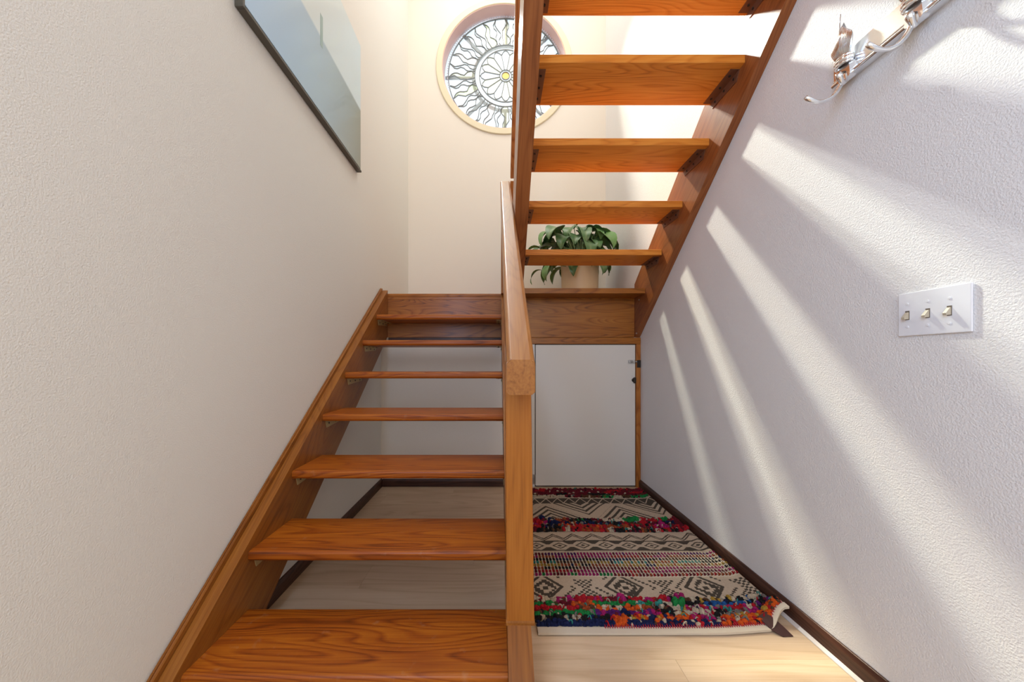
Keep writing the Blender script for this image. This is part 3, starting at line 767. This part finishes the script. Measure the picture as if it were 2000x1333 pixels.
def bandC(x, s):
    c = .0115; X = math.floor(x / c) * c; S = math.floor(s * 14) / 14
    P = .335; t = abs(frac(X / P + .35) - .5) * 2; q = abs(S - .46) * 1.55
    d = t * 1.9 + q
    if d < .16: return 1
    if .34 < d < .62: return 1 if (int(x / c) + int(s * 14)) % 2 or d > .44 else 0
    t2 = abs(frac(x / P + .35) - .5) * 2; d2 = t2 * 1.9 + abs(s - .46) * 1.55
    if .76 < d2 < .96: return 1
    if d > 1.30 and d < 1.46: return 1 if (int(math.floor(x / c)) + int(s * 14)) % 2 == 0 else 0
    if d > 1.78 and q < .55: return 1 if (int(math.floor(x / c)) + int(s * 14)) % 2 == 0 else 0
    return 0
def printed(name, v0, v1, fn, res=.0031):
    bm = bmesh.new(); cl = bm.loops.layers.float_color.new('Col')
    nx = int((RX1 - RX0 - .004) / res); nv = int((v1 - v0) / res)
    V = [[bm.verts.new(rug(RX0 + .002 + (RX1 - RX0 - .004) * i / nx, v0 + (v1 - v0) * j / nv, .0006)) for i in range(nx + 1)] for j in range(nv + 1)]
    for j in range(nv):
        for i in range(nx):
            f = bm.faces.new((V[j][i], V[j][i + 1], V[j + 1][i + 1], V[j + 1][i]))
            x = (i + .5) * res; s = 1 - (j + .5) / nv
            wob = .004 * math.sin(x * 22) + .003 * math.sin(x * 51)
            on = fn(x, min(.999, max(0, s + wob))); g = R.uniform(.9, 1.08)
            c = DK if on else (.66, .525, .385)
            for lp in f.loops: lp[cl] = (c[0] * g * .76, c[1] * g * .76, c[2] * g * .76, 1)
    return obj(name, bm, M_print, rg, smooth='all', col=True)
printed('printed_band', 2.205, 2.56, bandA); printed('printed_band', 1.825, 2.04, bandB); printed('printed_band', 1.455, 1.615, bandC)

red, mar, org, grn, nav, blk, pur, mag, blu, gold, crm, tea, brn, gry, rst = (.42, .010, .018), (.14, .008, .018), (.62, .085, .008), (.012, .20, .045), (.008, .014, .065), (.012, .010, .010), (.10, .012, .13), (.36, .012, .12), (.015, .09, .28), (.42, .25, .035), (.52, .42, .30), (.04, .26, .22), (.10, .045, .02), (.20, .17, .15), (.34, .065, .018)
def blob(bm, cl, p, r, c, st=1.5, az=0.0, flat=.7):
    """one lump of yarn: low poly, irregular, lying along az"""
    n0 = 6; tops = []
    ca, sa = math.cos(az), math.sin(az)
    def P(u_, v_, w_): return bm.verts.new((p.x + (u_ * ca - v_ * sa), p.y + (u_ * sa + v_ * ca), p.z + w_))
    j = lambda: R.uniform(.8, 1.2)
    a = [P(math.cos(2 * PI * k / n0) * r * st * j(), math.sin(2 * PI * k / n0) * r * j(), 0) for k in range(n0)]
    b = [P(math.cos(2 * PI * (k + .5) / n0) * r * st * .72 * j(), math.sin(2 * PI * (k + .5) / n0) * r * .72 * j(), r * flat * 1.1 * j()) for k in range(n0)]
    t = P(R.uniform(-.2, .2) * r, R.uniform(-.2, .2) * r, r * flat * 1.6)
    fs = []
    for k in range(n0):
        k2 = (k + 1) % n0
        fs += [bm.faces.new((a[k], a[k2], b[k])), bm.faces.new((a[k2], b[k2], b[k])), bm.faces.new((b[k], b[k2], t))]
    for f in fs:
        g = R.uniform(.8, 1.2)
        for lp in f.loops: lp[cl] = (c[0] * g * .76, c[1] * g * .76, c[2] * g * .76, 1)
def loop_yarn(bm, cl, p, s, c):
    az = R.uniform(0, PI); d = Vector((math.cos(az), math.sin(az), 0)) * s
    nf = len(bm.faces); pts = bez([p - d, p - d * .7 + Vector((0, 0, s * 2)), p + d * .7 + Vector((R.uniform(-s, s), R.uniform(-s, s), s * 2)), p + d], 5)
    tube(bm, pts, s * .32, 5)
    bm.faces.ensure_lookup_table()
    for f in bm.faces[nf:]:
        g = R.uniform(.8, 1.2)
        for lp in f.loops: lp[cl] = (c[0] * g * .76, c[1] * g * .76, c[2] * g * .76, 1)
def shag(name, v0, v1, rows, r=.0075, extra=(), loops=60, looppal=(crm, gry, tea, red), hgt=.0):
    bm = bmesh.new(); cl = bm.loops.layers.float_color.new('Col')
    nr = len(rows)
    for ri, pal in enumerate(rows):       # far row first
        v = v1 - (ri + .5) * (v1 - v0) / nr
        x = RX0 + .006; run = 0; c = None; fixed = isinstance(pal, dict)
        while x < RX1 - .006:
            if fixed:
                fx = (x - RX0) / (RX1 - RX0); c = [cc for lim, cc in pal['seq'] if fx <= lim][0]
                if isinstance(c, list): c = R.choice(c)
            elif run <= 0: c = R.choice(pal); run = R.randint(4, 14)
            run -= 1
            for q in range(2):
                cc = c if R.random() < .86 else R.choice([blk, mar, crm, brn, c])
                vv = v + (q - .5) * (v1 - v0) / nr * .5 + R.uniform(-.003, .003)
                p = rug(x + R.uniform(-.002, .002), vv, .0 + R.uniform(0, .004) + hgt)
                blob(bm, cl, p, r * R.uniform(.8, 1.2), cc, R.uniform(1.0, 1.5), R.uniform(-.5, .5), R.uniform(.6, 1.1))
            x += r * R.uniform(1.1, 1.5)
    for fx, fv, rr, c in extra:
        p = rug(RX0 + fx * (RX1 - RX0), v0 + fv * (v1 - v0), .006)
        for k in range(5): blob(bm, cl, p + Vector((R.uniform(-1, 1) * rr, R.uniform(-1, 1) * rr * .7, R.uniform(0, .5) * rr)), rr * .8, c, 1.1, R.uniform(0, 3), 1.0)
    for k in range(loops): loop_yarn(bm, cl, rug(R.uniform(RX0 + .02, RX1 - .02), R.uniform(v0, v1), .008), R.uniform(.005, .009), R.choice(looppal))
    return obj(name, bm, M_yarn, rg, smooth=False, col=True, kind='stuff')
S = lambda *a: {'seq': a}
shag('shag_band', 1.308, 1.462, [
    S((.10, [CR, crm, mar]), (.30, [red, mag]), (.42, [mar, red]), (.58, [red, mag, red]), (.66, [brn, blk, gold]), (.92, [gold, blk, brn, crm]), (1.1, [gry, crm, blu, blk])),
    S((.10, grn), (.16, mar), (.24, [org, rst]), (.42, grn), (.50, [tea, grn]), (.58, [crm, rst, red]), (.64, [nav, blk]), (.72, [blk, brn]), (.92, [blu, nav, blu]), (1.1, [pur, mar, blk, blk])),
    S((.18, red), (.24, [rst, brn]), (.48, [rst, crm, brn, org]), (.56, [brn, blk]), (.62, [crm, gold]), (.70, [red, mag, nav]), (.92, [mag, gry, blk, red, crm]), (1.1, [blk, pur, brn])),
    S((.24, grn), (.34, [pur, pur, mag]), (.38, nav), (.50, [mag, pur]), (.56, blk), (.62, [gold, crm]), (.72, [red, mag, crm]), (.85, [gry, blk, mar, crm]), (.93, [mag, gry, nav]), (1.1, [org, blk, org])),
    S((.20, [blk, brn, blk, crm]), (.30, [blk, nav]), (.36, org), (.52, [gold, org, nav]), (.60, [nav, org]), (.70, [red, mag]), (.80, [org, gry, org]), (1.1, [org, org, gold])),
    S((.30, nav), (.35, org), (.44, nav), (.48, [org, nav]), (.62, nav), (.72, [nav, red]), (.95, [red, org, org]), (1.1, [red, org]))],
    .0088, extra=((.60, .72, .018, grn), (.20, .86, .014, red), (.37, .92, .014, mag), (.52, .74, .011, tea), (.34, .14, .012, org), (.66, .40, .014, crm), (.73, .32, .013, blk), (.55, .93, .012, red), (.63, 1.0, .014, mag), (.94, .86, .013, crm)), loops=90)
shag('shag_band', 2.040, 2.205, [
    S((.14, [red, mar, red]), (.22, [blk, nav]), (.30, [mar, rst]), (.36, [blk, brn]), (.48, [blk, nav, grn, gry]), (.58, [CR, mar]), (.74, [grn, grn, CR]), (.84, [red, CR]), (1.1, [grn, red, mar])),
    S((.16, [red, mag, org]), (.20, nav), (.34, [rst, mar, nav]), (.5, [nav, gry, blk]), (.62, [mar, nav, blk]), (.80, [mar, brn, red]), (1.1, [mar, nav, blk])),
    S((.12, [red, org]), (.22, [nav, blk]), (.50, [org, rst, red]), (.66, [red, rst]), (.82, [red, mar]), (.9, mag), (1.1, [mar, red])),
    S((.12, [mar, blk]), (.24, [blk, brn]), (.56, [rst, crm, mar, red]), (.8, [mar, blk, rst]), (1.1, [red, mar, blk]))],
    .0095, extra=((.72, .85, .017, grn), (.87, .45, .016, mag), (.92, .86, .013, grn), (.10, .6, .016, red), (.20, .55, .016, nav), (.14, .95, .014, nav)), loops=50)
shag('shag_band', 2.565, 2.735, [[mar, red, mar], [mar, red, mar, mar], [red, mar, mar], [blk, mar, brn], [brn, blk, crm, mar, grn]], .0085, loops=10, hgt=-.001)
shag('side_tufts', 1.62, 1.82, [[mar, rst, red]], .002, loops=0) if False else None
# woven band: coloured weft lumps held down by pale warp threads
bm = bmesh.new(); cl = bm.loops.layers.float_color.new('Col')
wr = [[mag, mar, pur], [mar, mag, rst, red], [blk, nav, brn], [gold, blk, brn, tea, rst], [gold, rst, nav, blk], [mag, blk, rst, mar], [mar, red, mag], [grn, grn, tea, mar, mag]]
sp = .0158
for ri, pal in enumerate(wr):
    v = 1.820 - (ri + .5) * .2 / 8; c = None; run = 0; i = 0; x = RX0 + .008
    while x < RX1 - .006:
        if run <= 0: c = R.choice(pal); run = R.randint(3, 9)
        run -= 1; cc = c if R.random() < .8 else R.choice(pal)
        if ri == 7 and x > .5: cc = R.choice([mar, mar, red, rst])
        blob(bm, cl, rug(x + sp / 2, v, -.002), .0100, (cc[0] * .72, cc[1] * .72, cc[2] * .72), .82, 0, .62); x += sp
obj('woven_band', bm, M_yarn, rg, col=True, kind='stuff')
bm = bmesh.new(); x = RX0 + .008
while x < RX1 - .004:
    for ri in range(8):
        v = 1.822 - ri * .0252
        tube(bm, [rug(x, v, .0035), rug(x, v - .008, .0085), rug(x, v - .016, .0085), rug(x, v - .0245, .0045)], .0015, 5, cap=False)
    x += sp
obj('warp_threads', bm, M_cotton, rg, smooth='all', kind='stuff')
# red stitches between hem and shag
bm = bmesh.new(); x = RX0 + .01
while x < RX1 - .01:
    if x > .38: tube(bm, [rug(x, RV0 + .020, .0055), rug(x + .001, RV0 + .036, .0085)], .0017, 5)
    x += .0085
obj('hem_stitching', bm, plain('red_thread', (.42, .012, .03), .8), rg, smooth='all', kind='stuff')
bm = bmesh.new(); c0 = rug(.962, RV0 + .02, .010)
pts = [(.945, 1.338, .026), (.985, 1.350, .036), (1.012, 1.300, .014), (1.022, 1.272, .003), (.985, 1.270, .003), (.960, 1.290, .012)]
vt = [bm.verts.new(p) for p in pts]; vb = [bm.verts.new((p[0], p[1], p[2] - .002)) for p in pts]
bm.faces.new(vt); bm.faces.new(vb[::-1])
for i in range(6): bm.faces.new((vt[i], vb[i], vb[(i + 1) % 6], vt[(i + 1) % 6]))
obj('care_label', bm, M_tag, rg, label='dark brown fabric tag at the curled corner')
